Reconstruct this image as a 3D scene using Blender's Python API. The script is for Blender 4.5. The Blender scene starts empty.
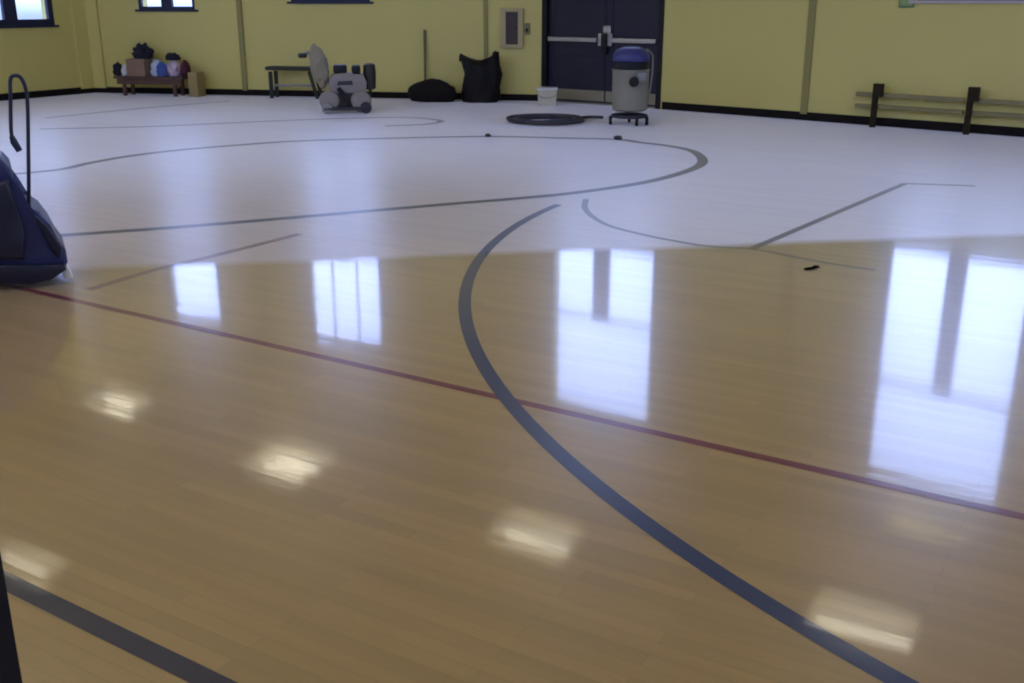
import bpy, bmesh, math, random
from mathutils import Vector, Matrix, noise
random.seed(7)
D = bpy.data
SC = bpy.context.scene
COL = SC.collection
PI = math.pi
F, W, H, EYE = 1050.0, 1024, 683, 1.6
TH = math.atan(341.5 / F)

# ------------------------------------------------------------------ geometry of the view
def ray(x, y):
    u, v = (x - 512) / F, (y - 341.5) / F
    return Vector((u, math.cos(TH) - v * math.sin(TH), -math.sin(TH) - v * math.cos(TH)))
def gp(x, y, z=0.0):
    r = ray(x, y); t = (z - EYE) / r.z
    return Vector((r.x * t, r.y * t, z))
def onto(p, rz, x, y, d=0.0):
    # local coordinates where the view through a pixel meets the upright plane d in front of/behind a thing's base
    ex = Vector((math.cos(rz), math.sin(rz), 0)); ey = Vector((-math.sin(rz), math.cos(rz), 0))
    o = Vector(p) + ey * d; r = ray(x, y); e = Vector((0, 0, EYE))
    t = (o - e).dot(ey) / r.dot(ey); w = e + r * t
    return Vector(((w - o).dot(ex), d, w.z - p[2]))
def V2(p): return Vector((p[0], p[1]))

# ------------------------------------------------------------------ materials
def mat(name, col, rough=0.6, metal=0.0, spec=0.5, var=0.12, scale=8.0, bump=0.0, bscale=40.0, coat=0.0):
    m = D.materials.new(name); m.use_nodes = True
    nt = m.node_tree; N, L = nt.nodes, nt.links
    b = N['Principled BSDF']
    tc = N.new('ShaderNodeTexCoord'); nz = N.new('ShaderNodeTexNoise')
    nz.inputs['Scale'].default_value = scale; nz.inputs['Detail'].default_value = 4
    L.new(tc.outputs['Object'], nz.inputs['Vector'])
    rp = N.new('ShaderNodeMix'); rp.data_type = 'RGBA'
    c = Vector(col)
    rp.inputs[6].default_value = (*(c * (1 - var)), 1); rp.inputs[7].default_value = (*(c * (1 + var)), 1)
    L.new(nz.outputs['Fac'], rp.inputs[0]); L.new(rp.outputs[2], b.inputs['Base Color'])
    b.inputs['Roughness'].default_value = rough; b.inputs['Metallic'].default_value = metal
    b.inputs['Specular IOR Level'].default_value = spec
    b.inputs['Coat Weight'].default_value = coat
    if bump:
        n2 = N.new('ShaderNodeTexNoise'); n2.inputs['Scale'].default_value = bscale
        L.new(tc.outputs['Object'], n2.inputs['Vector'])
        bp = N.new('ShaderNodeBump'); bp.inputs['Strength'].default_value = bump; bp.inputs['Distance'].default_value = 0.01
        L.new(n2.outputs['Fac'], bp.inputs['Height']); L.new(bp.outputs['Normal'], b.inputs['Normal'])
    return m
def lin(r, g, b):
    f = lambda c: (c / 255 / 12.92) if c <= 10 else ((c / 255 + 0.055) / 1.055) ** 2.4
    return (f(r), f(g), f(b))

M = {}
M['wall'] = mat('yellow_paint', (0.63, 0.56, 0.185), 0.55, var=0.03, scale=1.2, bump=0.05, bscale=30)
M['joint'] = mat('olive_joint', (0.30, 0.265, 0.085), 0.6, var=0.05)
M['ceil'] = mat('ceiling_paint', (0.55, 0.54, 0.50), 0.8, var=0.04)
M['base'] = mat('black_rubber_base', (0.011, 0.008, 0.007), 0.7, spec=0.15)
M['navyframe'] = mat('navy_frame', (0.006, 0.008, 0.045), 0.5)
M['door'] = mat('navy_door', (0.014, 0.012, 0.030), 0.38, spec=0.4, var=0.25, scale=3)
M['doorframe'] = mat('dark_door_frame', (0.008, 0.008, 0.010), 0.5, spec=0.3)
M['steel'] = mat('satin_steel', (0.45, 0.44, 0.40), 0.35, metal=0.8, var=0.05)
M['kick'] = mat('kick_plate', (0.30, 0.27, 0.19), 0.5, metal=0.3, var=0.08)
M['black'] = mat('black_plastic', (0.010, 0.010, 0.012), 0.5, spec=0.3)
M['blackbag'] = mat('black_bag_film', (0.007, 0.0055, 0.006), 0.5, spec=0.22, bump=0.5, bscale=9)
M['darkcloth'] = mat('dark_cloth', (0.012, 0.013, 0.026), 0.9, bump=0.3, bscale=40)
M['heap'] = mat('black_drop_cloth', (0.014, 0.011, 0.012), 0.9, spec=0.2, bump=0.4, bscale=18)
M['white'] = mat('white_plastic', (0.78, 0.78, 0.80), 0.5, var=0.04)
M['offwhite'] = mat('offwhite_card', (0.60, 0.58, 0.48), 0.7, var=0.06)
M['grey'] = mat('grey_plastic', (0.26, 0.26, 0.255), 0.5, var=0.06)
M['drumgrey'] = mat('grey_drum', (0.26, 0.25, 0.205), 0.42, var=0.06)
M['blue'] = mat('blue_plastic', (0.040, 0.045, 0.20), 0.4, var=0.1)
M['midblue'] = mat('navy_plastic', (0.016, 0.022, 0.095), 0.36, var=0.25, scale=6)
M['deepblue'] = mat('dark_navy_plastic', (0.007, 0.008, 0.03), 0.4)
M['olive_dark'] = mat('dark_olive_metal', (0.016, 0.016, 0.010), 0.5)
M['bagtan'] = mat('tan_dust_bag', (0.30, 0.27, 0.19), 0.9, bump=0.4, bscale=25)
M['sander'] = mat('cast_grey_metal', (0.27, 0.235, 0.22), 0.5, var=0.15, scale=14)
M['brownwood'] = mat('brown_wood', (0.10, 0.05, 0.035), 0.6, var=0.3, scale=9)
M['railwood'] = mat('olive_brown_wood', (0.25, 0.215, 0.095), 0.6, var=0.2, scale=9)
M['postdark'] = mat('dark_brown_post', (0.028, 0.019, 0.008), 0.7, spec=0.2)
M['maroon'] = mat('maroon_nylon', (0.075, 0.008, 0.024), 0.7, bump=0.3, bscale=25)
M['pinkwhite'] = mat('pale_pink_cloth', (0.66, 0.52, 0.66), 0.9, bump=0.4, bscale=25)
M['palecloth'] = mat('pale_blue_cloth', (0.58, 0.66, 0.84), 0.9, bump=0.4, bscale=25)
M['bluecloth'] = mat('blue_cloth', (0.06, 0.10, 0.34), 0.9, bump=0.4, bscale=25)
M['cardboard'] = mat('tan_cardboard', (0.34, 0.26, 0.11), 0.85)
M['cardbrown'] = mat('brown_cardboard', (0.26, 0.17, 0.12), 0.85)
M['panelframe'] = mat('pale_panel_frame', (0.47, 0.39, 0.20), 0.6)
M['panelbrown'] = mat('brown_panel', (0.055, 0.036, 0.030), 0.55, var=0.2)
M['handlewood'] = mat('broom_handle_wood', (0.16, 0.13, 0.05), 0.6)
M['bristle'] = mat('broom_bristle', (0.05, 0.04, 0.02), 0.9)
M['hose'] = mat('dark_grey_hose', (0.030, 0.028, 0.040), 0.5)
M['green'] = mat('green_sign', (0.10, 0.22, 0.09), 0.5)
M['greenpale'] = mat('pale_green_face', (0.26, 0.36, 0.14), 0.5, var=0.3)
M['lamphouse'] = mat('white_lamp_housing', (0.80, 0.79, 0.74), 0.5)
M['sill'] = mat('pale_sill_paint', (0.50, 0.44, 0.46), 0.5)
M['corridor'] = mat('corridor_paint', (0.10, 0.09, 0.08), 0.8)
M['jamb'] = mat('dark_jamb_paint', (0.006, 0.006, 0.012), 0.6)
M['scrap'] = mat('dark_scrap', (0.045, 0.040, 0.045), 0.8)

def emis(name, col, s):
    m = D.materials.new(name); m.use_nodes = True
    nt = m.node_tree; b = nt.nodes['Principled BSDF']
    b.inputs['Base Color'].default_value = (0.8, 0.8, 0.8, 1)
    b.inputs['Emission Color'].default_value = (*col, 1); b.inputs['Emission Strength'].default_value = s
    return m
M['tube'] = emis('fluorescent_tube', (1.0, 0.93, 0.74), 1.05)

g = D.materials.new('window_glass'); g.use_nodes = True
nt = g.node_tree; nt.nodes.clear()
o = nt.nodes.new('ShaderNodeOutputMaterial'); mx = nt.nodes.new('ShaderNodeMixShader')
tr = nt.nodes.new('ShaderNodeBsdfTransparent'); gl = nt.nodes.new('ShaderNodeBsdfGlossy'); fr = nt.nodes.new('ShaderNodeFresnel')
tr.inputs[0].default_value = (0.95, 0.97, 0.97, 1); gl.inputs['Roughness'].default_value = 0.02; fr.inputs[0].default_value = 1.25
nt.links.new(fr.outputs[0], mx.inputs[0]); nt.links.new(tr.outputs[0], mx.inputs[1]); nt.links.new(gl.outputs[0], mx.inputs[2]); nt.links.new(mx.outputs[0], o.inputs[0])
M['glass'] = g

# floor finish: freshly coated near part, dull far part, along one straight wet edge
EDGE_A, EDGE_B = gp(70, 268), gp(640, 247.5)
RED_ANG = -0.545
def finish(name, kind, col=None):
    m = D.materials.new(name); m.use_nodes = True
    nt = m.node_tree; N, L = nt.nodes, nt.links; b = N['Principled BSDF']
    geo = N.new('ShaderNodeNewGeometry')
    def mth(op, a, c=None):
        n = N.new('ShaderNodeMath'); n.operation = op
        for i, s in enumerate((a, c)):
            if s is None: continue
            if isinstance(s, (int, float)): n.inputs[i].default_value = s
            else: L.new(s, n.inputs[i])
        return n.outputs[0]
    d = (EDGE_B - EDGE_A).normalized(); nrm = Vector((d.y, -d.x, 0))       # points to the viewer's side
    dot = N.new('ShaderNodeVectorMath'); dot.operation = 'DOT_PRODUCT'; dot.inputs[1].default_value = nrm
    L.new(geo.outputs['Position'], dot.inputs[0])
    ez = N.new('ShaderNodeTexNoise'); ez.inputs['Scale'].default_value = 1.1; L.new(geo.outputs['Position'], ez.inputs['Vector'])
    dist = mth('ADD', mth('SUBTRACT', dot.outputs['Value'], nrm.dot(EDGE_A)), mth('MULTIPLY', mth('SUBTRACT', ez.outputs['Fac'], 0.5), 0.14))
    mask = N.new('ShaderNodeMapRange'); mask.inputs['From Min'].default_value = -0.06; mask.inputs['From Max'].default_value = 0.10
    L.new(dist, mask.inputs['Value']); mk = mask.outputs['Result']
    # browner boards with less sheen along the wet edge, towards the left
    sxyz = N.new('ShaderNodeSeparateXYZ'); L.new(geo.outputs['Position'], sxyz.inputs[0])
    s1 = N.new('ShaderNodeMapRange'); s1.interpolation_type = 'SMOOTHSTEP'; s1.inputs['From Min'].default_value = -5.5; s1.inputs['From Max'].default_value = -1.5; L.new(dist, s1.inputs['Value'])
    s2_ = N.new('ShaderNodeMapRange'); s2_.interpolation_type = 'SMOOTHSTEP'; s2_.inputs['From Min'].default_value = 1.6; s2_.inputs['From Max'].default_value = -1.0; L.new(sxyz.outputs['X'], s2_.inputs['Value'])
    semi = mth('MULTIPLY', s1.outputs['Result'], s2_.outputs['Result'])
    # plank coordinates along the red line
    mp = N.new('ShaderNodeMapping'); mp.vector_type = 'POINT'; mp.inputs['Rotation'].default_value = (0, 0, -RED_ANG)
    L.new(geo.outputs['Position'], mp.inputs['Vector'])
    st = N.new('ShaderNodeMapping'); st.inputs['Scale'].default_value = (0.55, 7.0, 1); L.new(mp.outputs[0], st.inputs['Vector'])
    n1 = N.new('ShaderNodeTexNoise'); n1.inputs['Scale'].default_value = 2.0; n1.inputs['Detail'].default_value = 5; L.new(st.outputs[0], n1.inputs['Vector'])
    n3 = N.new('ShaderNodeTexNoise'); n3.inputs['Scale'].default_value = 0.7; n3.inputs['Detail'].default_value = 3; L.new(geo.outputs['Position'], n3.inputs['Vector'])
    def mixc(fac, a, c):
        x = N.new('ShaderNodeMix'); x.data_type = 'RGBA'
        for i, s in ((0, fac), (6, a), (7, c)):
            if isinstance(s, tuple): x.inputs[i].default_value = (*s, 1)
            elif isinstance(s, (int, float)): x.inputs[i].default_value = s
            else: L.new(s, x.inputs[i])
        return x.outputs[2]
    if kind == 'wood':
        br = N.new('ShaderNodeTexBrick'); br.inputs['Scale'].default_value = 1.0
        br.inputs['Brick Width'].default_value = 0.9; br.inputs['Row Height'].default_value = 0.057
        br.inputs['Mortar Size'].default_value = 0.0012; br.offset = 0.37
        br.inputs['Color1'].default_value = (0.92, 0.92, 0.92, 1); br.inputs['Color2'].default_value = (1.06, 1.04, 1.02, 1); br.inputs['Mortar'].default_value = (0.80, 0.78, 0.75, 1)
        L.new(mp.outputs[0], br.inputs['Vector'])
        wet = mixc(n1.outputs['Fac'], WET[0], WET[1]); dry = mixc(semi, mixc(n1.outputs['Fac'], DRY[0], DRY[1]), mixc(n1.outputs['Fac'], SEMI[0], SEMI[1]))
        w = mixc(mk, dry, wet)
        ml = N.new('ShaderNodeMix'); ml.data_type = 'RGBA'; ml.blend_type = 'MULTIPLY'; ml.inputs[0].default_value = 1
        L.new(w, ml.inputs[6]); L.new(br.outputs['Color'], ml.inputs[7])
        L.new(ml.outputs[2], b.inputs['Base Color'])
    else:
        worn = mixc(n1.outputs['Fac'], tuple(c * 0.8 for c in col), tuple(c * 1.25 for c in col))
        L.new(mixc(mth('MULTIPLY', mth('SUBTRACT', 1.0, mk), 0.10), worn, (0.28, 0.24, 0.20)), b.inputs['Base Color'])
    # roughness
    rw = mth('ADD', mth('MULTIPLY', n3.outputs['Fac'], 0.04), WET_R)
    rd = mth('ADD', mth('MULTIPLY', n3.outputs['Fac'], 0.12), DRY_R)
    x = N.new('ShaderNodeMix'); x.data_type = 'FLOAT'
    L.new(mk, x.inputs[0]); L.new(rd, x.inputs[2]); x.inputs[3].default_value = 0.30; L.new(x.outputs[0], b.inputs['Roughness']); L.new(rw, b.inputs['Coat Roughness']); L.new(mk, b.inputs['Coat Weight']); b.inputs['Coat IOR'].default_value = 1.48
    b.inputs['IOR'].default_value = 1.5
    sp = N.new('ShaderNodeMix'); sp.data_type = 'FLOAT'; L.new(mk, sp.inputs[0]); sp.inputs[2].default_value = 0.75; sp.inputs[3].default_value = 0.75; L.new(sp.outputs[0], b.inputs['Specular IOR Level'])
    haze = mth('MULTIPLY', mth('SUBTRACT', 1.0, mk), mth('SUBTRACT', 0.78, mth('MULTIPLY', semi, 0.45)))  # grazing haze of the sky, put into the sheen weight
    sh = mth('MULTIPLY', mth('ADD', haze, mth('MULTIPLY', mk, 0.12)), 1.0 if kind == 'wood' else 0.3)
    L.new(sh, b.inputs['Sheen Weight']); b.inputs['Sheen Roughness'].default_value = 0.45; b.inputs['Sheen Tint'].default_value = (1.0, 0.95, 0.98, 1)   # sky haze put in as sheen, strongest on the dull part
    # gentle cupping of the boards under the finish
    bz = N.new('ShaderNodeTexNoise'); bz.inputs['Scale'].default_value = 1.0; bz.inputs['Detail'].default_value = 3
    s2 = N.new('ShaderNodeMapping'); s2.inputs['Scale'].default_value = (1.2, 9.0, 1); L.new(mp.outputs[0], s2.inputs['Vector']); L.new(s2.outputs[0], bz.inputs['Vector'])
    bp = N.new('ShaderNodeBump'); bp.inputs['Strength'].default_value = 0.15; bp.inputs['Distance'].default_value = 0.004
    L.new(bz.outputs['Fac'], bp.inputs['Height']); L.new(bp.outputs['Normal'], b.inputs['Normal']); L.new(bp.outputs['Normal'], b.inputs['Coat Normal'])
    return m
WET = ((0.365, 0.245, 0.098), (0.465, 0.318, 0.135)); DRY = ((0.54, 0.485, 0.445), (0.62, 0.56, 0.515)); SEMI = ((0.40, 0.315, 0.235), (0.48, 0.385, 0.295))
WET_R, DRY_R = 0.045, 0.26
M['wood'] = finish('maple_gym_boards', 'wood')
M['line_blue'] = finish('blue_line_paint', 'line', (0.015, 0.032, 0.115))
M['line_navy'] = finish('navy_line_paint', 'line', (0.012, 0.014, 0.045))
M['line_red'] = finish('red_line_paint', 'line', (0.17, 0.018, 0.040))
M['line_black'] = finish('black_line_paint', 'line', (0.018, 0.014, 0.018))
M['line_grey'] = finish('worn_grey_line_paint', 'line', (0.10, 0.085, 0.085))
M['line_faint'] = finish('worn_faint_line_paint', 'line', (0.17, 0.14, 0.13))
M['line_pink'] = finish('worn_red_line_paint', 'line', (0.20, 0.11, 0.085))

# ------------------------------------------------------------------ mesh helpers
class MB:
    def __init__(s): s.b = bmesh.new()
    def box(s, c, size, rz=0, bev=0.0, rot=None):
        r = bmesh.ops.create_cube(s.b, size=1.0); vs = r['verts']
        m = Matrix.Translation(Vector(c)) @ (rot.to_4x4() if rot else Matrix.Rotation(rz, 4, 'Z')) @ Matrix.Diagonal((*size, 1))
        bmesh.ops.transform(s.b, matrix=m, verts=vs)
        if bev:
            es = list({e for v in vs for e in v.link_edges})
            bmesh.ops.bevel(s.b, geom=es, offset=bev, segments=2, affect='EDGES', profile=0.5)
        return s
    def tube(s, pts, r, n=10, cap=True):
        pts = [Vector(p) for p in pts]; rings = []
        rs = r if isinstance(r, (list, tuple)) else [r] * len(pts)
        up = None
        for i, p in enumerate(pts):
            t = (pts[min(i + 1, len(pts) - 1)] - pts[max(i - 1, 0)]).normalized()
            if up is None:
                up = Vector((0, 0, 1)) if abs(t.z) < 0.9 else Vector((1, 0, 0))
            a = t.cross(up).normalized(); bb = a.cross(t).normalized(); up = bb
            rings.append([s.b.verts.new(p + (a * math.cos(2 * PI * k / n) + bb * math.sin(2 * PI * k / n)) * rs[i]) for k in range(n)])
        for a, c in zip(rings, rings[1:]):
            for k in range(n): s.b.faces.new((a[k], a[(k + 1) % n], c[(k + 1) % n], c[k]))
        if cap: s.b.faces.new(rings[0][::-1]); s.b.faces.new(rings[-1])
        return s
    def lathe(s, prof, c=(0, 0, 0), n=32, axis='Z'):
        c = Vector(c); rings = []
        for r, z in prof:
            ring = []
            for k in range(n):
                a = 2 * PI * k / n
                q = Vector((r * math.cos(a), r * math.sin(a), z))
                if axis == 'X': q = Vector((q.z, q.x, q.y))
                if axis == 'Y': q = Vector((q.x, q.z, q.y))
                ring.append(s.b.verts.new(c + q))
            rings.append(ring)
        for a, d in zip(rings, rings[1:]):
            for k in range(n): s.b.faces.new((a[k], a[(k + 1) % n], d[(k + 1) % n], d[k]))
        s.b.faces.new(rings[0][::-1]); s.b.faces.new(rings[-1])
        return s
    def prism(s, poly, y0, y1, bev=0.0):                      # outline in x,z pushed along y
        a = [s.b.verts.new((x, y0, z)) for x, z in poly]; c = [s.b.verts.new((x, y1, z)) for x, z in poly]
        fs = [s.b.faces.new(a[::-1]), s.b.faces.new(c)]
        n = len(poly)
        for i in range(n): fs.append(s.b.faces.new((a[i], a[(i + 1) % n], c[(i + 1) % n], c[i])))
        if bev:
            es = list({e for f in fs[:2] for e in f.edges})
            bmesh.ops.bevel(s.b, geom=es, offset=bev, segments=3, affect='EDGES', profile=0.5)
        return s
    def blob(s, c, rad, seed=0, amp=0.22, freq=2.2, flat=None, sub=4, shape=None):
        r = bmesh.ops.create_icosphere(s.b, subdivisions=sub, radius=1.0)
        for v in r['verts']:
            q = v.co.copy(); k = 1 + amp * noise.fractal(q * freq + Vector((seed * 7.1, seed * 3.3, seed)), 0.8, 2.0, 4)
            q *= k
            if shape: q = shape(q)
            p = Vector(c) + Vector((q.x * rad[0], q.y * rad[1], q.z * rad[2]))
            if flat is not None: p.z = max(p.z, flat)
            v.co = p
        return s
    def strip(s, pts, w, z=0.0012):
        pts = [V2(p) for p in pts]; prev = None
        for i, p in enumerate(pts):
            t = (pts[min(i + 1, len(pts) - 1)] - pts[max(i - 1, 0)]).normalized(); q = Vector((-t.y, t.x)) * w / 2
            cur = (s.b.verts.new((*(p + q), z)), s.b.verts.new((*(p - q), z)))
            if prev: s.b.faces.new((prev[0], prev[1], cur[1], cur[0]))
            prev = cur
        return s
    def build(s, name, m, parent=None, smooth=False):
        bmesh.ops.recalc_face_normals(s.b, faces=s.b.faces)
        me = D.meshes.new(name); s.b.to_mesh(me); s.b.free()
        me.materials.append(M[m] if isinstance(m, str) else m)
        if smooth:
            for p in me.polygons: p.use_smooth = True
            if hasattr(me, 'set_sharp_from_angle'): me.set_sharp_from_angle(angle=math.radians(40))
        ob = D.objects.new(name, me); COL.objects.link(ob)
        if parent: ob.parent = parent
        return ob
def tag(o, label, cat, group=None):
    o['label'] = label; o['category'] = cat
    if group: o['group'] = group
    return o
def thing(name, label, cat, loc, rz=0.0, group=None):
    o = D.objects.new(name, None); COL.objects.link(o); o.location = loc; o.rotation_euler = (0, 0, rz); o.empty_display_size = 0.2
    return tag(o, label, cat, group)
def struct(o): o['kind'] = 'structure'; return o
def facing(p): return -math.atan2(p[0], p[1])                 # turn so that local -Y looks at the viewer
def spline(pts, n=10):
    out = []; P = [Vector(p) for p in pts]
    for i in range(len(P) - 1):
        p0, p1, p2, p3 = P[max(i - 1, 0)], P[i], P[i + 1], P[min(i + 2, len(P) - 1)]
        for k in range(n):
            t = k / n
            out.append(0.5 * ((2 * p1) + (p2 - p0) * t + (2 * p0 - 5 * p1 + 4 * p2 - p3) * t * t + (3 * p1 - p0 - 3 * p2 + p3) * t ** 3))
    out.append(P[-1]); return out

# ------------------------------------------------------------------ the room
HT, TK = 6.0, 0.3
C0 = V2(gp(95, 92.6)); C1 = V2(gp(540, 101)); C2 = V2(gp(662, 109.3)); Bx = V2(gp(1000, 135.3))
dL = (C0 - V2(gp(0, 101))).normalized(); dB = (Bx - C2).normalized()
JAMB = Vector((-0.671, 1.17)); dF = Vector((math.cos(RED_ANG), math.sin(RED_ANG)))
def isect(p, d, q, e):
    det = d.x * -e.y + e.x * d.y; r = q - p
    s = (r.x * -e.y + e.x * r.y) / det
    return p + d * s
C3 = C2 + dB * 15.0
dR = Vector((-dB.y, dB.x)) * -1
C4 = isect(C3, dR, JAMB, dF); C5 = isect(C0, dL, JAMB, dF)

class Wall:
    def __init__(s, p, q):
        s.p, s.q = p, q; s.len = (q - p).length; s.d = (q - p).normalized(); s.n = Vector((s.d.y, -s.d.x)); s.rz = math.atan2(s.d.y, s.d.x)
    def at(s, u, z, off=0.0):
        v = s.p + s.d * u + s.n * off; return Vector((v.x, v.y, z))
    def hit(s, x, y, off=0.0):
        r = ray(x, y); n3 = Vector((s.n.x, s.n.y, 0)); o = Vector((s.p.x, s.p.y, 0)) + n3 * off
        t = (n3.dot(o) - 0.0) / n3.dot(r); w = Vector((0, 0, EYE)) + r * t
        return (V2(w) - s.p).dot(s.d), w.z
    def mirrored(s, x, y):                                      # wall point whose floor reflection is at this pixel
        u, z = s.hit(x, y); return u, -z
    def box(s, mb, u0, u1, z0, z1, o0, o1, bev=0.0):            # o: towards the room is positive
        c = s.at((u0 + u1) / 2, (z0 + z1) / 2, (o0 + o1) / 2)
        mb.box(c, (u1 - u0, abs(o1 - o0), z1 - z0), s.rz, bev)
    def shell(s, name, holes, ext0=0.0, ext1=0.0, m='wall'):
        us = sorted({-ext0, s.len + ext1, *[h[0] for h in holes], *[h[1] for h in holes]})
        mb = MB()
        for a, c in zip(us, us[1:]):
            hs = sorted([h for h in holes if h[0] <= a + 1e-6 and h[1] >= c - 1e-6], key=lambda h: h[2])
            z = 0.0
            for h in hs:
                if h[2] > z + 1e-6: s.box(mb, a, c, z, h[2], -TK, 0)
                z = h[3]
            if z < HT: s.box(mb, a, c, z, HT, -TK, 0)
        return struct(mb.build(name, m))
WL, WA, WD, WB, WR, WF = Wall(C5, C0), Wall(C0, C1), Wall(C1, C2), Wall(C2, C3), Wall(C3, C4), Wall(C4, C5)

wins = []
def window(wall, u0, u1, z0, z1, mull, split, sill='wall', depth=0.10, fw=0.09, panes=2):
    n = len(wins) + 1
    root = D.objects.new('window_%d' % n, None); COL.objects.link(root); root.location = (0, 0, 0); struct(root)
    f = MB(); o0, o1 = -depth - 0.07, -depth
    wall.box(f, u0, u0 + fw, z0, z1, o0, o1); wall.box(f, u1 - fw, u1, z0, z1, o0, o1)
    wall.box(f, u0 + fw, u1 - fw, z0, z0 + fw, o0, o1); wall.box(f, u0 + fw, u1 - fw, z1 - fw, z1, o0, o1)
    um = (u0 + u1) / 2; zs = z0 + (z1 - z0) * split
    wall.box(f, u0 + fw, u1 - fw, zs - 0.03, zs + 0.03, o0, o1)
    wall.box(f, um - mull / 2, um + mull / 2, z0 + fw, zs - 0.03, o0, o1)
    for k in range(1, panes):
        uu = u0 + (u1 - u0) * k / panes
        wall.box(f, uu - 0.012, uu + 0.012, zs + 0.03, z1 - fw, o0 + 0.01, o1 - 0.01)
    struct(f.build('window_frame', 'navyframe', root))
    p = MB(); wall.box(p, u0 + fw * 0.5, u1 - fw * 0.5, z0 + fw * 0.5, z1 - fw * 0.5, o0 + 0.03, o0 + 0.036)
    struct(p.build('window_pane', 'glass', root))
    sl = MB(); wall.box(sl, u0 - 0.06, u1 + 0.06, z0 - 0.035, z0, -depth, 0.035)
    struct(sl.build('window_sill', sill, root))
    wins.append((wall, u0, u1, z0, z1)); return (u0, u1, z0 - 0.035, z1)

holes = {w: [] for w in (WL, WA, WD, WB, WR, WF)}
# left wall: one window in view, two more further along towards the viewer
ua, zz = WL.hit(55, 25); w0 = WL.hit(-34, 25)[0]
zL = WL.hit(30, 25.5)[1]
holes[WL].append(window(WL, w0, ua, zL, 3.1, 0.24, 0.5, sill='navyframe', depth=0.0, fw=0.10))
for k in (1, 2): holes[WL].append(window(WL, w0 - 4.0 * k, ua - 4.0 * k, zL, 3.1, 0.24, 0.5, sill='navyframe', depth=0.0, fw=0.10))
# long wall, two windows
for (xa, xb, ys, yt, xr) in ((139, 195, 9.5, 322, 195), (291, 370, 1.6, 345, 345)):
    u0, z0 = WA.hit(xa, ys); u1, _ = WA.hit(xb, ys - 1); zt = WA.mirrored(xr, yt)[1]
    z0 = WA.hit((xa + xb) / 2, ys)[1]
    holes[WA].append(window(WA, u0, u1, z0, zt, 0.20, 0.45, sill='navyframe', depth=0.0, fw=0.05, panes=1 if xa < 200 else 3))
# over the double door
u0 = WD.mirrored(549, 330)[0]; u1 = WD.mirrored(660, 330)[0]
zt = WD.mirrored(605, 418)[1]; zm = WD.mirrored(603, 322)[1]; zd = 2.30
holes[WD].append(window(WD, max(u0, 0.04), min(u1, WD.len - 0.03), zd, zt, 0.30, (zm - zd) / (zt - zd), depth=0.03, fw=0.03, panes=1))
# right-hand wall
u0 = WB.mirrored(887, 245)[0]; u1 = WB.mirrored(1000, 478)[0]; zt = WB.mirrored(935, 495)[1]; zm = WB.mirrored(955, 400)[1]
zs = WB.hit(970, 0.4)[1]
holes[WB].append(window(WB, u0, u1, zs, zt, 0.24, (zm - zs) / (zt - zs), sill='sill', depth=0.06, fw=0.04, panes=1))
for k in (1, 2): holes[WB].append(window(WB, u0 + 3.4 * k, u1 + 3.4 * k, zs, zt, 0.24, (zm - zs) / (zt - zs), sill='sill', depth=0.06, fw=0.04, panes=1))
for k in range(3): holes[WR].append(window(WR, 1.2 + 3.4 * k, 3.6 + 3.4 * k, 1.6, 5.2, 0.2, 0.5, sill='sill'))  # unseen side windows, added to bring more daylight in
ue = (JAMB - WF.p).dot(WF.d)
for uu in (ue - 9.5, ue - 6.2, ue + 1.2, ue + 4.5, ue + 7.8, ue + 11.1):  # unseen windows added in the near wall as fill daylight
    if 0.5 < uu and uu + 2.4 < WF.len - 0.5: holes[WF].append(window(WF, uu, uu + 2.4, 2.0, 5.4, 0.2, 0.5, sill='sill'))

DOOR_H = 2.16
door_hole = (0.0, WD.len, 0.0, DOOR_H)
WL.shell('wall_left', holes[WL], TK, 0.0)
WA.shell('wall_back', holes[WA], TK, 0.0)
WD.shell('wall_door', holes[WD] + [(0.03, WD.len - 0.03, 0.0, DOOR_H)], 0.0, 0.0)
WB.shell('wall_right', holes[WB], 0.0, TK)
WR.shell('wall_side', holes[WR], TK, 0.0)
WF.shell('wall_front', holes[WF] + [(ue - 1.9, ue, 0.0, 2.2)], TK, 0.0)
# the doorway the viewer stands in: steel jamb, short dark corridor
jm = MB(); WF.box(jm, ue, ue + 0.07, 0, 2.2, -TK - 0.02, 0.03); WF.box(jm, ue - 1.97, ue - 1.9, 0, 2.2, -TK - 0.02, 0.03)
WF.box(jm, ue - 1.9, ue, 2.16, 2.26, -TK - 0.02, 0.03)
struct(jm.build('trim_1', 'jamb'))
cr = MB(); WF.box(cr, ue + 0.12, ue + 0.22, 0, 2.6, -3.3, -TK); WF.box(cr, ue - 2.12, ue - 2.02, 0, 2.6, -3.3, -TK)
WF.box(cr, ue - 2.12, ue + 0.22, 0, 2.6, -3.4, -3.3); WF.box(cr, ue - 2.12, ue + 0.22, 2.6, 2.7, -3.4, -TK)
struct(cr.build('wall_corridor', 'corridor'))

# floor and ceiling share the room's outline
def slab(name, z0, z1, m, out=0.29):
    cs = [C5, C0, C1, C2, C3, C4]
    cen = sum(cs, Vector((0, 0))) / 6
    b = MB(); pts = [c + (c - cen).normalized() * out for c in cs]
    a = [b.b.verts.new((p.x, p.y, z0)) for p in pts]; t = [b.b.verts.new((p.x, p.y, z1)) for p in pts]
    b.b.faces.new(a); b.b.faces.new(t[::-1])
    for i in range(6): b.b.faces.new((a[i], a[(i + 1) % 6], t[(i + 1) % 6], t[i]))
    return b, name, m
b, n_, m_ = slab('floor', -0.2, 0.0, 'wood')
WF.box(b, ue - 2.12, ue + 0.22, -0.2, 0.0, -3.4, -0.3)
floor = struct(b.build('floor', 'wood'))
b, n_, m_ = slab('ceiling', HT, HT + 0.2, 'ceil'); struct(b.build('ceiling', 'ceil'))

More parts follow.
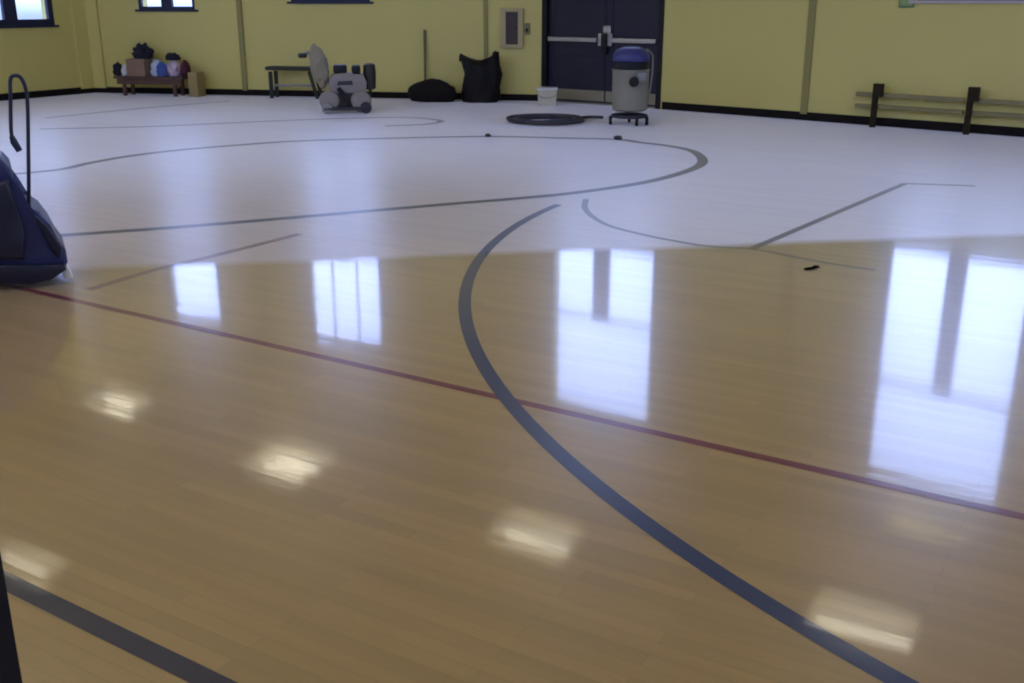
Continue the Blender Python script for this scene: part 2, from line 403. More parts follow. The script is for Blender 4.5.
# black rubber base along the walls
def baseboard(name, wall, a, c, h=0.075):
    mb = MB(); wall.box(mb, a, c, 0.0, h, 0.0, 0.014, 0.004); return struct(mb.build(name, 'base'))
baseboard('baseboard_left', WL, 0, WL.len - 0.01, 0.115)
baseboard('baseboard_back', WA, 0.0, WA.len, 0.105)
baseboard('baseboard_right', WB, 0.0, WB.len, 0.115)
baseboard('baseboard_side', WR, 0.0, WR.len)
# corner pilaster and the narrow vertical joints of the walls
cp = MB()
ul = WL.hit(77, 60)[0]; uA = WA.hit(104, 60)[0]
WL.box(cp, ul, WL.len + 0.02, 0.088, HT, 0.0, 0.05); WA.box(cp, -0.02, uA, 0.088, HT, 0.0, 0.05)
struct(cp.build('trim_2', 'wall'))
k = 3
for wall, xa, xb, y, pr in ((WA, 241, 246, 60, 0.035), (WA, 484, 488, 40, 0.03), (WB, 805, 812, 60, 0.03)):
    ua, uc = wall.hit(xa, y)[0], wall.hit(xb, y)[0]
    t = MB(); wall.box(t, ua, uc, 0.088, HT, 0.0, pr, 0.005); struct(t.build('trim_%d' % k, 'joint')); k += 1

# double door
door = D.objects.new('door_1', None); COL.objects.link(door); door.location = WD.at(WD.len / 2, 0); struct(door)
def dpart(mb, name, m, parent=door):
    o = mb.build(name, m); o.parent = parent; o.matrix_parent_inverse = Matrix.Translation(-door.location) if parent is door else Matrix.Identity(4)
    return struct(o)
ts = MB(); WD.box(ts, 0.0, WD.len, 0.0, 0.022, -TK, -0.03, 0.004); dpart(ts, 'door_threshold', 'kick')
fr_ = MB(); WD.box(fr_, 0.03, 0.12, 0, DOOR_H, -0.16, 0.012); WD.box(fr_, WD.len - 0.12, WD.len - 0.03, 0, DOOR_H, -0.16, 0.012)
WD.box(fr_, 0.12, WD.len - 0.12, DOOR_H - 0.07, DOOR_H, -0.16, 0.012); dpart(fr_, 'door_frame', 'doorframe')
um = WD.hit(604, 40)[0]
zb = WD.hit(575, 39.5)[1]
for a, c in ((0.12, um - 0.004), (um + 0.004, WD.len - 0.12)):
    lf = MB(); WD.box(lf, a, c, 0.012, DOOR_H - 0.075, -0.11, -0.065, 0.004)
    lfo = dpart(lf, 'door_leaf', 'door')
    lp = MB()
    w_ = c - a                                                     # raised stiles and rails
    for q0, q1, r0, r1 in ((a + 0.02, a + 0.12, 0.28, 2.05), (c - 0.12, c - 0.02, 0.28, 2.05), (a + 0.12, c - 0.12, 0.74, 0.86), (a + 0.12, c - 0.12, 1.92, 2.05)):
        WD.box(lp, q0, q1, r0, r1, -0.066, -0.054, 0.003)
    struct(lp.build('leaf_panel', 'door', lfo))
    kp = MB(); WD.box(kp, a + 0.01, c - 0.01, 0.05, 0.215, -0.066, -0.060, 0.001); struct(kp.build('kick_plate', 'kick', lfo))
    bar = MB(); inn = 0.13 if a < 1 else 0.13
    b0, b1 = (a + 0.04, c - 0.13) if a < um - 0.2 else (a + 0.13, c - 0.03)
    WD.box(bar, b0, b1, zb - 0.036, zb + 0.036, 0.0, 0.03, 0.012)
    for uu in (b0 + 0.03, b1 - 0.03): WD.box(bar, uu - 0.025, uu + 0.025, zb - 0.03, zb + 0.03, -0.065, 0.0)
    struct(bar.build('push_bar', 'steel', lfo))
rh = MB(); WD.box(rh, um - 0.13, um + 0.13, zb - 0.09, zb + 0.10, -0.065, -0.02, 0.01); WD.box(rh, um - 0.05, um + 0.09, zb + 0.10, zb + 0.22, -0.065, -0.03, 0.02)
dpart(rh, 'door_lock', 'steel')
ls = MB(); WD.box(ls, um - 0.05, um + 0.05, zb - 0.21, zb + 0.10, -0.02, 0.02, 0.01); dpart(ls, 'latch_cover', 'black')

# ------------------------------------------------------------------ court lines (painted on the floor)
def line(px, w, m, label, sm=True, ext=None):
    pts = [gp(*p) for p in px]
    if ext: pts = [pts[0] + (pts[0] - pts[1]).normalized() * ext[0]] + pts + [pts[-1] + (pts[-1] - pts[-2]).normalized() * ext[1]]
    if sm and len(pts) > 2: pts = spline(pts)
    o = MB().strip(pts, w, line.z).build('court_line', m, floor); line.z += 0.00004
    struct(o); o['label'] = label; return o
line.z = 0.0004
line([(40, 129), (150, 126.5), (250, 122), (340, 118.5), (405, 117.5), (440, 120.5), (428, 124), (385, 126)], 0.10, 'line_grey', 'faint grey curved court line')
line([(45, 118), (150, 107.5), (230, 101)], 0.10, 'line_faint', 'faint straight court line near the corner')
line([(88, 290), (158, 269), (205, 258), (300, 234)], 0.07, 'line_pink', 'worn reddish court line')
line([(586, 199), (585, 208), (593, 217), (610, 226), (640, 234), (680, 242), (715, 247), (752, 249), (800, 258), (840, 265), (875, 270)], 0.05, 'line_faint', 'thin grey curved court line')
line([(750, 249.5), (905, 183.5)], 0.06, 'line_grey', 'straight grey court line')
line([(905, 183.5), (975, 186)], 0.07, 'line_faint', 'faint short court line')
line([(60, 235.5), (180, 227), (300, 217), (450, 204), (540, 196.5), (585, 191.5), (630, 185), (662, 178.5), (690, 170), (702, 163), (700, 156), (689, 150), (666, 145.5), (640, 142.5), (618, 139.5), (560, 138), (490, 136.5), (400, 138), (300, 141), (240, 145), (180, 150), (130, 156), (90, 163), (60, 169.5), (15, 174)], 0.11, 'line_black', 'dark looping court line')
line([(0, 283.5), (1024, 517)], 0.05, 'line_red', 'red court line', ext=(1.2, 1.5))
cc, rr = Vector((5.743, 5.839)), 6.01
a0 = math.atan2(gp(562, 205).y - cc.y, gp(562, 205).x - cc.x)
MBl = MB().strip([cc + Vector((math.cos(a0 + (PI * 1.36 - a0) * i / 80), math.sin(a0 + (PI * 1.36 - a0) * i / 80))) * rr for i in range(81)], 0.070, line.z)
o = struct(MBl.build('court_line', 'line_blue', floor)); o['label'] = 'blue curved court line'; line.z += 0.00004
line([(-2, 577.5), (214, 683)], 0.066, 'line_navy', 'dark navy court line', ext=(0.4, 0.6))

# ------------------------------------------------------------------ things
def fit(bm, rad, h):
    for ax, lo, hi in ((0, -rad[0], rad[0]), (1, -rad[1], rad[1]), (2, 0.0, h)):
        a = min(v.co[ax] for v in bm.verts); c = max(v.co[ax] for v in bm.verts)
        for v in bm.verts: v.co[ax] = lo + (v.co[ax] - a) / (c - a) * (hi - lo)
def blobthing(name, label, cat, loc, rz, rad, m, seed, amp=0.22, group=None, shape=None, freq=2.2):
    b = MB().blob((0, 0, 0.55), (1, 1, 1), seed, amp, freq, flat=0.0, shape=shape); fit(b.b, rad, rad[2])
    o = b.build(name, m, None, True)
    o.location = loc; o.rotation_euler = (0, 0, rz); return tag(o, label, cat, group)

# --- navy floor machine at the left edge
p = gp(34, 281); rz = facing(p); px = p.y * 0 + 1 / 166.0
t = thing('floor_scrubber', 'navy blue floor machine with a tall hooked tube at left edge', 'machine', p, rz)
def lp(x, y):
    a = onto(p, rz, x, y, -0.13); return (a.x, max(a.z, 0.02))
out = [lp(-70, 276), lp(-70, 175), lp(-30, 158), lp(2, 160), lp(10, 168), lp(15, 190), lp(25, 206), lp(40, 212), lp(50, 225), lp(57, 238), lp(66, 250), lp(68, 262), lp(64, 271), lp(50, 275)]
MB().prism(out, -0.14, 0.32, 0.025).build('housing', 'midblue', t, True)
MB().prism([lp(-72, 282), lp(-72, 262), lp(40, 264), lp(64, 262), lp(66, 268), lp(50, 279), lp(30, 282)], -0.19, 0.36, 0.02).build('base_skirt', 'deepblue', t, True)
MB().prism([lp(-60, 255), lp(-60, 200), lp(8, 178), lp(16, 205), lp(26, 232), lp(24, 258)], -0.185, -0.13, 0.02).build('side_panel', 'deepblue', t, True)
MB().prism([lp(34, 214), lp(47, 224), lp(62, 246), lp(60, 258), lp(52, 250)], -0.17, -0.13, 0.012).build('front_trim', 'deepblue', t, True)
MB().prism([lp(62, 272), lp(67, 266), lp(71, 272), lp(74, 283), lp(68, 284), lp(64, 279)], -0.10, 0.0, 0.006).build('white_piece', 'white', t, True)  # small white piece at the lower front corner
MACH = (p, rz)
def l3(x, y, d): return onto(*MACH, x, y, d)
MB().tube(spline([l3(29, 215, -0.05), l3(28.5, 160, -0.05), l3(27.5, 104, -0.05), l3(25.5, 88, -0.05), l3(21, 78, -0.05), l3(15, 75.5, -0.05), l3(10.5, 79, -0.05), l3(10.5, 95, -0.05), l3(11, 128, -0.05), l3(12.5, 140, -0.05)], 8), 0.011).build('handle_tube', 'deepblue', t, True)
MB().tube([l3(11.5, 136, -0.05), l3(14, 142, -0.05), l3(19.5, 151, -0.05)], [0.014, 0.021, 0.018]).build('grip', 'deepblue', t, True)
for xx, dd in ((-50, -0.21), (-50, 0.38)):
    MB().lathe([(0.02, -0.025), (0.075, -0.022), (0.085, 0), (0.075, 0.022), (0.02, 0.025)], ((xx - 34) * px, dd, 0.085), 24, 'Y').build('wheel', 'black', t, True)

# --- bench in the far corner with clothes and bags on it
def on_wall(wall, x, off):                                        # floor point in front of the wall below pixel column x
    u = wall.hit(x, 80, off)[0]; return wall.at(u, 0.0, off), u
OFFB = 0.34
pc, uc_ = on_wall(WA, 155, OFFB)
t = thing('wooden_bench', 'low brown bench in the far corner heaped with clothes and bags', 'bench', pc, WA.rz)
def bx(x): return WA.hit(x, 80, OFFB)[0] - uc_
s0, s1 = bx(119), bx(188)
zs_ = WA.hit(155, 76, OFFB)[1]
MB().box(((s0 + s1) / 2, 0, zs_ - 0.02), (s1 - s0, 0.36, 0.04), bev=0.008).build('seat', 'brownwood', t)
MB().box(((s0 + s1) / 2, -0.14, zs_ - 0.09), (s1 - s0 - 0.1, 0.025, 0.09)).build('apron', 'brownwood', t)
for xx in (128, 178):
    for yy in (-0.13, 0.13):
        MB().box((bx(xx), yy, (zs_ - 0.04) / 2), (0.06, 0.05, zs_ - 0.04), bev=0.005).build('leg', 'brownwood', t)
G = 'belongings piled on the corner bench'
def onbench(x, dy, z=0.0): q = WA.at(WA.hit(x, 80, OFFB)[0], zs_ + z, OFFB + dy); return q
def pile(name, label, cat, xa, xb, dy, z, ry, h, m, seed, amp=0.2):
    a, c = bx(xa), bx(xb)
    q = WA.at(uc_ + (a + c) / 2, zs_ + z, OFFB + dy)
    return blobthing(name, label, cat, q, WA.rz, ((c - a) / 2, ry, h), m, seed, amp, G)
pile('backpack', 'small black bag at the left end of the corner bench', 'bag', 114.5, 124.3, 0, 0.002, 0.13, 0.24, 'darkcloth', 1)
pile('towel', 'crumpled white towel between the black bag and brown box on corner bench', 'towel', 124.6, 131, 0.02, 0.002, 0.12, 0.20, 'white', 2, 0.38)
cb = thing('cardboard_box', 'brown cardboard box under the dark jacket on the corner bench', 'box', WA.at(uc_ + bx(141), zs_ + 0.001, OFFB), WA.rz, G)
MB().box((0, 0, 0.145), (0.345, 0.28, 0.29), bev=0.006).build('carton', 'cardbrown', cb)
MB().box((0, -0.001, 0.291), (0.05, 0.282, 0.004)).build('tape', 'cardboard', cb)
pile('jacket', 'dark jacket bundled on top of the brown box, highest on the bench', 'jacket', 135, 157, 0.0, 0.296, 0.14, 0.27, 'darkcloth', 3, 0.4)
pile('folded_cloth', 'pale blue cloth bundle in the middle of the corner bench', 'cloth', 151, 165.5, -0.04, 0.002, 0.12, 0.285, 'palecloth', 4, 0.38)
pile('sweater', 'blue sweater draped low in front of the pale bundles on corner bench', 'sweater', 161, 172, 0.125, 0.002, 0.04, 0.26, 'bluecloth', 5, 0.38)
pile('towel', 'pinkish white towel beside the maroon bag on the corner bench', 'towel', 166, 181.8, -0.04, 0.002, 0.12, 0.27, 'pinkwhite', 6, 0.38)
pile('jacket', 'dark cap shaped jacket lying over the pinkish white towel', 'jacket', 167, 180.5, -0.04, 0.271, 0.12, 0.13, 'darkcloth', 7, 0.3)
pile('gym_bag', 'round maroon bag at the right end of the corner bench', 'bag', 182.2, 191, 0.0, 0.002, 0.13, 0.28, 'maroon', 8, 0.15)
pb, _ = on_wall(WA, 196.5, 0.34)
cb = thing('carton_box', 'tan cardboard box on the floor right of the corner bench', 'box', pb, WA.rz)
hb = WA.hit(196, 72, 0.34)[1]
MB().box((0, 0, hb / 2), (0.17, 0.28, hb), bev=0.006).build('carton', 'cardboard', cb)
MB().box((0, 0, hb), (0.03, 0.282, 0.004)).build('tape', 'offwhite', cb)

# --- black bench behind the sander
OFF2 = 0.30
pc, u2 = on_wall(WA, 293, OFF2)
t = thing('metal_bench', 'long low black bench against the wall behind the grey sander', 'bench', pc, WA.rz)
b2 = lambda x: WA.hit(x, 80, OFF2)[0] - u2
zt = WA.hit(293, 66.5, OFF2)[1]
MB().box(((b2(269) + b2(322)) / 2, 0, zt - 0.03), (b2(322) - b2(269), 0.28, 0.06), bev=0.01).build('seat', 'olive_dark', t)
for yy in (-0.11, 0.11): MB().box((b2(273.5), yy, (zt - 0.08) / 2), (0.06, 0.04, zt - 0.08)).build('leg', 'olive_dark', t)
for yy in (-0.11, 0.11): MB().tube([(b2(312), yy, zt - 0.07), (b2(319), yy, 0.0)], 0.03).build('leg', 'olive_dark', t)
MB().box(((b2(275) + b2(314)) / 2, 0, 0.21), (b2(314) - b2(275), 0.03, 0.04)).build('stretcher', 'grey', t)

# --- drum sander with tan dustbag
p = gp(347, 112.5); rz = facing(p); s = 1 / 67.5
t = thing('floor_sander', 'grey wheeled floor sander with black motor parts and tan dustbag', 'machine', p, rz)
SAND = (p, rz)
def q(x, y):
    a = onto(*SAND, x, y, -0.1); return (a.x, max(a.z, 0.03))
def q3(x, y, d=0): return onto(*SAND, x, y, d)
MB().prism([q(329, 93), q(329, 79), q(333, 74), q(345, 73), q(363, 74.5), q(367, 82), q(366, 94)], -0.14, 0.24, 0.03).build('housing', 'sander', t, True)
MB().prism([q(327, 109), q(329, 91), q(366, 92), q(368, 108)], -0.12, 0.22, 0.015).build('drum_guard', 'hose', t, True)
for xx, yy, rr_ in ((329.5, 100.5, 0.15), (361, 101.5, 0.155)):
    a_ = q3(xx, yy, -0.15)
    MB().lathe([(rr_ * 0.4, -0.05), (rr_ * 0.85, -0.04), (rr_, 0.0), (rr_ * 0.9, 0.06)], a_, 28, 'Y').build('side_cover', 'sander', t, True)
MB().tube([q3(338, 88, -0.16), q3(345, 97, -0.17), q3(351, 108, -0.16)], [0.03, 0.045, 0.035]).build('dust_pipe', 'black', t, True)
MB().prism([q(337, 85), q(338, 81), q(352, 80.5), q(353, 84.5)], -0.155, -0.13, 0.004).build('vent', 'hose', t, True)
MB().box(q3(340, 69, 0.0), (0.20, 0.22, 0.13), bev=0.03).build('motor', 'black', t, True)
MB().box(q3(356, 69.5, 0.0), (0.13, 0.20, 0.13), bev=0.03).build('switch_box', 'black', t, True)
MB().lathe([(0.05, -0.24), (0.085, -0.22), (0.095, 0), (0.085, 0.12), (0.05, 0.14)], q3(369.5, 73, 0.02), 20).build('filter_can', 'olive_dark', t, True)
MB().tube([q3(369, 76, 0.03), q3(370.5, 92, 0.03), q3(369, 106, 0.03)], 0.022).build('rear_post', 'olive_dark', t, True)
MB().tube(spline([q3(334, 92, 0.05), q3(328, 80, 0.05), q3(322, 62, 0.05), q3(312, 53, 0.02), q3(303, 54, 0)], 6), 0.024).build('handle', 'grey', t, True)
MB().box(q3(302.5, 55.5), (0.13, 0.05, 0.07), bev=0.02).build('handle_grip', 'olive_dark', t, True)
MB().blob(q3(319, 66, -0.02), (0.13, 0.12, 0.29), 11, 0.2, shape=lambda v: Vector((v.x - 0.35 * v.z, v.y, v.z))).build('dust_bag', 'bagtan', t, True)
for xx, dd in ((328, -0.20), (366, -0.20), (328, 0.30), (366, 0.30)):
    MB().lathe([(0.02, -0.03), (0.075, -0.028), (0.085, 0), (0.075, 0.028), (0.02, 0.03)], ((xx - 347) * s, dd, 0.085), 24, 'Y').build('wheel', 'grey' if xx < 340 else 'hose', t, True)
MB().box((0.0, -0.03, 0.075), (0.66, 0.40, 0.05), bev=0.01).build('chassis', 'hose', t, True)

# --- broom, heap and stuffed bag by the wall
pb, ub = on_wall(WA, 425, 0.12)
t = thing('push_broom', 'thin broom leaning upright on the yellow wall behind the black heap', 'broom', pb, WA.rz)
zt = WA.hit(424, 30, 0.05)[1]
MB().tube([(0, 0, 0.12), (-0.01, 0.085, zt)], 0.022, 12).build('handle', 'handlewood', t, True)
MB().box((0, 0, 0.10), (0.40, 0.06, 0.05), bev=0.01).build('head', 'handlewood', t)
MB().box((0, 0, 0.0375), (0.40, 0.07, 0.075)).build('bristles', 'bristle', t)
pc, _ = on_wall(WA, 432, 0.42)
blobthing('drop_cloth', 'low heap of black cloth on the floor by the yellow wall', 'cloth', pc, WA.rz, (0.42, 0.24, 0.37), 'heap', 21, 0.10, None, lambda v: Vector((v.x, v.y, v.z if v.z < 0 else v.z * (1 - 0.08 * abs(v.x)))), 1.5)
pc, _ = on_wall(WA, 480, 0.36)
t = thing('garbage_bag', 'tall stuffed black bag with two raised corners left of the door', 'bag', pc, WA.rz)
# outline of the bag: flat foot, bulging sides, two tied corners with a sagging mouth between
sec = [(-0.29, 0.29, 0.0), (-0.33, 0.34, 0.06), (-0.29, 0.35, 0.25), (-0.27, 0.36, 0.45), (-0.29, 0.34, 0.60), (-0.34, 0.31, 0.70)]
bm = MB(); rings = []
NS = 40
for (x0, x1, z) in sec:
    ring = []
    for k_ in range(NS):
        a = 2 * PI * k_ / NS; cx, hw = (x0 + x1) / 2, (x1 - x0) / 2
        dd = 0.20 if z < 0.65 else 0.13
        v = Vector((cx + hw * math.cos(a), dd * math.sin(a), z))
        if z > 0.66: v.z += (0.15 if math.cos(a) > 0 else 0.11) * abs(math.cos(a)) ** 1.6 - 0.04
        nn = noise.noise(v * 6.0) * 0.03; v.x += nn; v.y += noise.noise(v * 7 + Vector((5, 1, 2))) * 0.04
        ring.append(bm.b.verts.new(v))
    rings.append(ring)
for a, c in zip(rings, rings[1:]):
    for k_ in range(NS): bm.b.faces.new((a[k_], a[(k_ + 1) % NS], c[(k_ + 1) % NS], c[k_]))
bm.b.faces.new(rings[0][::-1])
ctr = bm.b.verts.new((0.0, 0, 0.62))
for k_ in range(NS): bm.b.faces.new((rings[-1][k_], rings[-1][(k_ + 1) % NS], ctr))
bm.build('sack', 'blackbag', t, True)
for x_, z_, dx, hz in ((-0.29, 0.70, -0.035, 0.06), (0.25, 0.74, 0.015, 0.075)):
    MB().tube([(x_, 0, z_ - 0.05), (x_ + dx * 0.5, 0, z_ + hz * 0.5), (x_ + dx, 0, z_ + hz)], [0.06, 0.045, 0.015], 12).build('tied_corner', 'blackbag', t, True)
# --- wall cabinet and switch
u0, z0 = WA.hit(501, 48); u1, z1 = WA.hit(524, 8)
t = thing('wall_cabinet', 'narrow brown wall cabinet with pale frame left of the door', 'cabinet', WA.at((u0 + u1) / 2, z0, 0.0), WA.rz)
wd, hh = u1 - u0, z1 - z0
f = MB()
for c_, sz in (((-wd / 2 + 0.045, -0.03, hh / 2), (0.09, 0.058, hh)), ((wd / 2 - 0.045, -0.03, hh / 2), (0.09, 0.058, hh)), ((0, -0.03, 0.03), (wd - 0.18, 0.058, 0.06)), ((0, -0.03, hh - 0.03), (wd - 0.18, 0.058, 0.06))):
    f.box(c_, sz, bev=0.006)
f.build('frame', 'panelframe', t)
MB().box((0, -0.025, hh / 2), (wd - 0.18, 0.03, hh - 0.12), bev=0.003).build('cabinet_door', 'panelbrown', t)
MB().box((0.06, -0.045, hh / 2), (0.015, 0.02, 0.07), bev=0.004).build('pull', 'black', t)
u0, z0 = WA.hit(527.5, 34.5); zt = WA.hit(527.5, 23)[1]
t = thing('wall_switch', 'small dark switch box on the wall between cabinet and door', 'switch', WA.at(u0, z0, 0.0), WA.rz)
MB().box((0, -0.02, (zt - z0) / 2), (0.085, 0.04, zt - z0), bev=0.008).build('switch_plate', 'railwood', t)
MB().box((0, -0.045, 0.07), (0.03, 0.02, 0.06), bev=0.004).build('toggle', 'postdark', t)

# --- pale box by the door
p = gp(547, 106); rz = facing(p)
t = thing('white_bucket', 'small square white bucket on the floor at the door\'s left corner', 'bucket', p, rz)
MB().prism([(-0.14, 0), (0.14, 0), (0.155, 0.25), (-0.155, 0.25)], -0.0, 0.26, 0.012).build('bucket_body', 'offwhite', t)
MB().box((0, 0.13, 0.262), (0.33, 0.29, 0.03), bev=0.008).build('lid', 'white', t)
MB().tube(spline([(-0.16, 0.13, 0.22), (-0.12, -0.02, 0.16), (0, -0.035, 0.13), (0.12, -0.02, 0.16), (0.16, 0.13, 0.22)]), 0.006).build('handle', 'steel', t, True)

# --- wet vacuum
p = gp(629, 124.5); rz = facing(p); s = 1 / 72.5
t = thing('wet_vacuum', 'upright grey drum vacuum with blue lid standing by the dark doors', 'vacuum cleaner', p, rz)
q = lambda x, y: ((x - 629) * s, (122 - y) * s)
h1, h2, h3, h4 = [onto(p, rz, 629, y_, -0.2).z for y_ in (112, 70, 62, 47.5)]
MB().lathe([(0.20, h1), (0.232, h1 + 0.02), (0.24, h1 + 0.2), (0.243, h2 - 0.03), (0.25, h2 - 0.02), (0.25, h2)], (0, 0, 0), 40).build('drum', 'drumgrey', t, True)
MB().lathe([(0.225, h2), (0.235, h2 + 0.01), (0.235, h3 - 0.01), (0.225, h3)], (0, 0, 0), 40).build('clamp_band', 'black', t, True)
MB().lathe([(0.235, h3), (0.245, h3 + 0.02), (0.24, h4 - 0.10), (0.20, h4 - 0.035), (0.10, h4)], (0, 0, 0), 40).build('motor_head', 'blue', t, True)
MB().lathe([(0.04, -0.30), (0.065, -0.30), (0.065, -0.22), (0.05, -0.2)], (0.045, 0, (122 - 80) * s), 24, 'Y').build('hose_inlet', 'black', t, True)
MB().box((0.15, -0.225, (122 - 76) * s), (0.12, 0.05, 0.12), bev=0.015).build('latch', 'grey', t, True)
MB().tube(spline([(0.24, 0.05, h1 + 0.1), (0.28, 0.05, h2 - 0.1), (0.285, 0.05, h3), (0.275, 0.05, h4 - 0.10), (0.20, 0.05, h4 - 0.03)]), 0.013).build('push_handle', 'grey', t, True)
MB().lathe([(0.20, 0.09), (0.245, 0.10), (0.245, 0.135), (0.20, 0.145)], (0, 0, 0), 40).build('dolly', 'hose', t, True)
for ax, ay in ((-0.25, -0.06), (0.10, -0.21), (0.235, -0.08), (0.0, 0.22)):
    c_ = MB().lathe([(0.015, -0.022), (0.055, -0.02), (0.062, 0), (0.055, 0.02), (0.015, 0.022)], (ax, ay, 0.062), 20, 'X').build('caster', 'black', t, True)
    MB().tube([(ax, ay, 0.06), (ax * 0.86, ay * 0.86, 0.13)], 0.014).build('caster_fork', 'steel', c_, True)

# --- coiled hose on the floor
cx_ = gp(546, 122.5); hz = MB(); pts = []
rz0 = 0.022
for i in range(221):
    a = 2 * PI * 4.6 * i / 220; lvl = i / 220
    rad = 0.50 - 0.10 * (0.5 + 0.5 * math.sin(a * 0.37 + 0.6)) + 0.02 * math.sin(a * 2.3)
    pts.append(cx_ + Vector((rad * math.cos(a + 0.3) * 1.02, rad * 0.95 * math.sin(a + 0.3), rz0 + 0.02 * lvl * 2)))
e0 = pts[-1]
tail = [e0 + Vector((0.10, 0.02, -0.03)), gp(582, 117.5, rz0), gp(594, 117, rz0), gp(603.0, 117.3, rz0)]
hz.tube(pts + spline(tail, 6), 0.021, 8)
tag(hz.build('vacuum_hose', 'hose', None, True), 'coil of dark hose lying on the floor left of the vacuum', 'hose')

# --- low rails on the right-hand wall
def rail(x0, x1, posts, name, label):
    OF = 0.13
    pc, uu = on_wall(WB, x0, OF)
    t = thing(name, label, 'rail', pc, WB.rz)
    f = lambda x: WB.hit(x, 100, OF)[0] - uu
    z1_ = WB.hit(930, 98, OF)[1]; z2_ = WB.hit(930, 110, OF)[1]
    a, c = f(x0), f(x1)
    MB().box(((a + c) / 2, -0.01, z1_), (c - a, 0.05, 0.06), bev=0.006).build('top_rail', 'railwood', t)
    MB().box(((a + c) / 2, -0.01, z2_), (c - a, 0.05, 0.055), bev=0.006).build('lower_rail', 'railwood', t)
    for x, top in posts:
        ht = WB.hit(x, top, OF)[1]
        pz = MB().box((f(x), -0.065, ht / 2), (0.07, 0.058, ht), bev=0.006).build('post', 'postdark', t)
        MB().box((f(x) + 0.05, -0.065, ht - 0.085), (0.10, 0.05, 0.17), bev=0.006).build('bracket', 'postdark', pz)
    return t
rail(856, 965, [(877, 83)], 'wall_rail', 'low wooden rail on one dark post, left half of the wall rails')
rail(968, 1080, [(972, 86.5), (1075, 96)], 'wall_rail', 'low wooden rail whose tall dark post stands furthest right in view')

# --- small green sign above the rails
u0 = WB.hit(907, 4)[0]; z0 = WB.hit(907, 7.5)[1]
t = thing('wall_sign', 'small green sign on the wall left of the right-hand window sill', 'sign', WB.at(u0, z0, 0.0), WB.rz)
MB().box((0, -0.012, 0.12), (0.20, 0.024, 0.24), bev=0.004).build('sign_plate', 'green', t)
MB().box((0, -0.025, 0.12), (0.16, 0.004, 0.20)).build('sign_face', 'greenpale', t)

# --- scraps on the floor
def scrap(x, y, w, d, h, seed, label):
    p = gp(x, y); o = MB().blob((0, 0, h * 0.5), (w / 2, d / 2, h), seed, 0.3, 2.0, flat=0.0, sub=3).build('floor_scrap', 'scrap', None, True)
    o.location = p; o.location.z = 0.0022; tag(o, label, 'scrap')
    return o
o = MB().strip([(-0.055, -0.05), (-0.02, -0.035), (0.02, 0.0), (0.05, 0.055)], 0.035, 0.0).strip([(-0.05, -0.05), (-0.01, -0.03), (0.05, -0.02)], 0.03, 0.006)
for f_ in list(o.b.faces): pass
r_ = bmesh.ops.solidify(o.b, geom=list(o.b.faces), thickness=0.006)
sc_ = o.build('tape_scrap', 'scrap'); sc_.location = gp(811, 268); sc_.location.z = 0.004
tag(sc_, 'small bent dark scrap on the shiny floor near the grey straight line', 'scrap')
scrap(618, 139.5, 0.10, 0.14, 0.03, 31, 'small dark lump on the dark court line in front of the vacuum')
scrap(488, 136.5, 0.07, 0.12, 0.022, 32, 'small dark lump on the dark court line in front of the hose coil')

# ------------------------------------------------------------------ ceiling lamps (seen as reflections in the wet finish)
HL = HT - 0.35
def lamp_at(p, label, group, n=3, size=1.1):
    t = thing('ceiling_lamp', label, 'light', p, RED_ANG, group)
    hw_, hl_ = 0.33 * n / 2 + 0.06, size / 2 + 0.08                     # open tray; deep white skirts added to dim the tubes' reflections
    hb_ = MB().box((0, 0, 0.075), (2 * hl_, 2 * hw_, 0.03))
    for sgn in (-1, 1):
        hb_.box((0, sgn * hw_, -0.05), (2 * hl_, 0.012, 0.25)); hb_.box((sgn * hl_, 0, -0.05), (0.012, 2 * hw_, 0.25))
    hb_.build('housing', 'lamphouse', t)
    for i in range(n):
        MB().tube([(-size / 2, (i - (n - 1) / 2) * 0.31, 0.018), (size / 2, (i - (n - 1) / 2) * 0.31, 0.018)], 0.042, 10).build('tube', 'tube', t, True)
    for sx in (-0.5, 0.5): MB().tube([(sx, 0, 0.09), (sx, 0, 0.35)], 0.008, 6).build('hanger', 'steel', t)
def lamp(x, y, where, n=3):
    r = gp(x, y); k_ = (HL + EYE) / EYE
    lamp_at(Vector((r.x * k_, r.y * k_, HL)), 'ceiling tube lamp seen mirrored as pale streaks ' + where, 'ceiling lamps mirrored in the wet floor', n)
lamp(30, 570, 'above the navy line at lower left', 1)
lamp(120, 409, 'at far left below the red line', 2)
lamp(290, 470, 'left of the blue curve, brightest of them')
lamp(535, 545, 'just left of the blue curve\'s lower half', 2)
lamp(860, 634, 'beside the blue curve at lower right', 2)
lamp(932, 535, 'faintly below the tall window reflection at right', 2)

# unseen lamps added to brighten the hall, packed closer than the mirrored row
c0 = gp(290, 470) * ((HL + EYE) / EYE); nf = Vector((-dF.y, dF.x)) * -1
for sh in (7.0, 9.3, 11.6, 13.9):
    for i in range(-4, 9):
        q_ = V2(c0) + nf * sh + dF * (2.45 * i)
        if all((q_ - w_.p).dot(w_.n) > c_ for w_, c_ in ((WL, 1.0), (WA, 1.0), (WB, 4.0), (WR, 4.0), (WF, 0.8))):
            lamp_at(Vector((q_.x, q_.y, HL)), 'unseen ceiling tube lamp added to brighten the near half of hall', 'added ceiling lamps over the near half', 4)
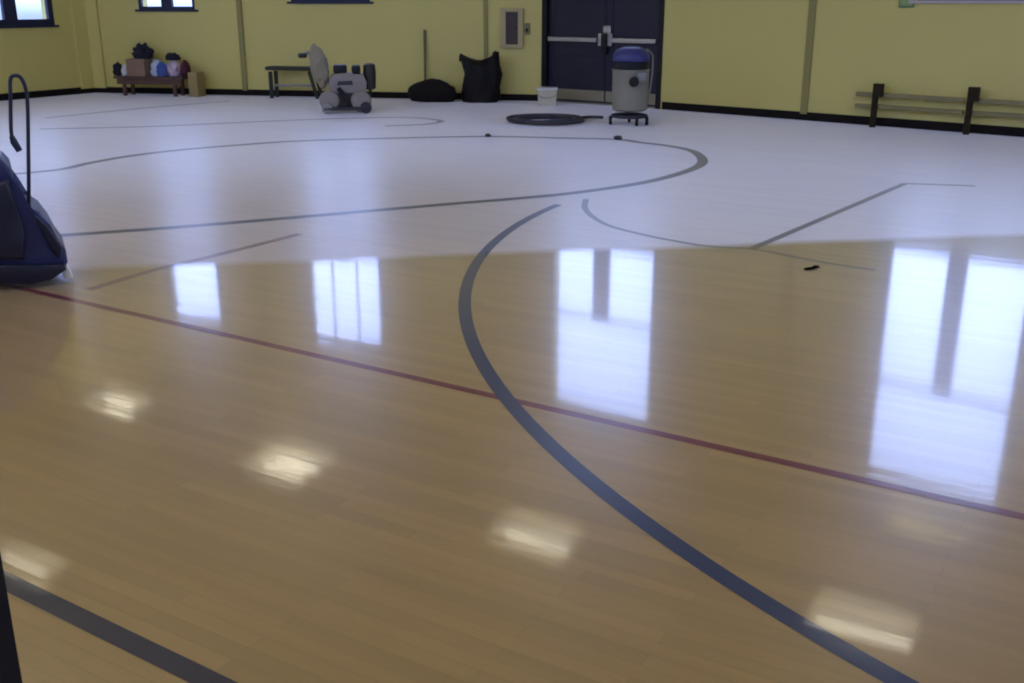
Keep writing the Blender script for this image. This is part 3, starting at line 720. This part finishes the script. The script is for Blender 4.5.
# ------------------------------------------------------------------ light
w = D.worlds.new('overcast_sky'); SC.world = w; w.use_nodes = True
nt = w.node_tree; N, L = nt.nodes, nt.links; bg = N['Background']
tc = N.new('ShaderNodeTexCoord'); sx = N.new('ShaderNodeSeparateXYZ'); L.new(tc.outputs['Generated'], sx.inputs[0])
cr_ = N.new('ShaderNodeValToRGB'); cr_.color_ramp.interpolation = 'EASE'
mr = N.new('ShaderNodeMapRange'); mr.inputs['From Min'].default_value = -0.1; mr.inputs['From Max'].default_value = 0.4
L.new(sx.outputs['Z'], mr.inputs['Value']); L.new(mr.outputs[0], cr_.inputs['Fac'])
e = cr_.color_ramp.elements
e[0].position = 0.0; e[0].color = (0.03, 0.035, 0.05, 1)
e[1].position = 1.0; e[1].color = (0.42, 0.54, 1.0, 1)
x = e.new(0.17); x.color = (0.10, 0.13, 0.22, 1)
x = e.new(0.21); x.color = (0.22, 0.28, 0.55, 1)
x = e.new(0.5); x.color = (0.39, 0.49, 0.97, 1)
L.new(cr_.outputs[0], bg.inputs['Color']); bg.inputs['Strength'].default_value = 0.93
for (wall, u0, u1, z0, z1) in wins:
    l = D.lights.new('window_portal', 'AREA'); l.shape = 'RECTANGLE'; l.size = u1 - u0; l.size_y = z1 - z0
    l.cycles.is_portal = True
    o = D.objects.new('window_portal', l); COL.objects.link(o); o.location = wall.at((u0 + u1) / 2, (z0 + z1) / 2, -0.28)
    n3 = Vector((wall.n.x, wall.n.y, 0)); o.rotation_euler = n3.to_track_quat('-Z', 'Y').to_euler()

# ------------------------------------------------------------------ camera
cam = D.cameras.new('camera'); co = D.objects.new('camera', cam); COL.objects.link(co); SC.camera = co
cam.sensor_width = 36; cam.lens = 36 * F / W; cam.clip_start = 0.05; cam.clip_end = 200
co.location = (0, 0, EYE); co.rotation_euler = (PI / 2 - TH, 0, 0)
vs = SC.view_settings; vs.view_transform = 'Standard'; vs.look = 'None'; vs.gamma = 1; vs.use_curve_mapping = False
vs.exposure = 2.68
SC.cycles.use_denoising = True
SC.cycles.max_bounces = 10; SC.cycles.diffuse_bounces = 6
SC.cycles.sample_clamp_indirect = 8
SC.cycles.filter_width = 2.0
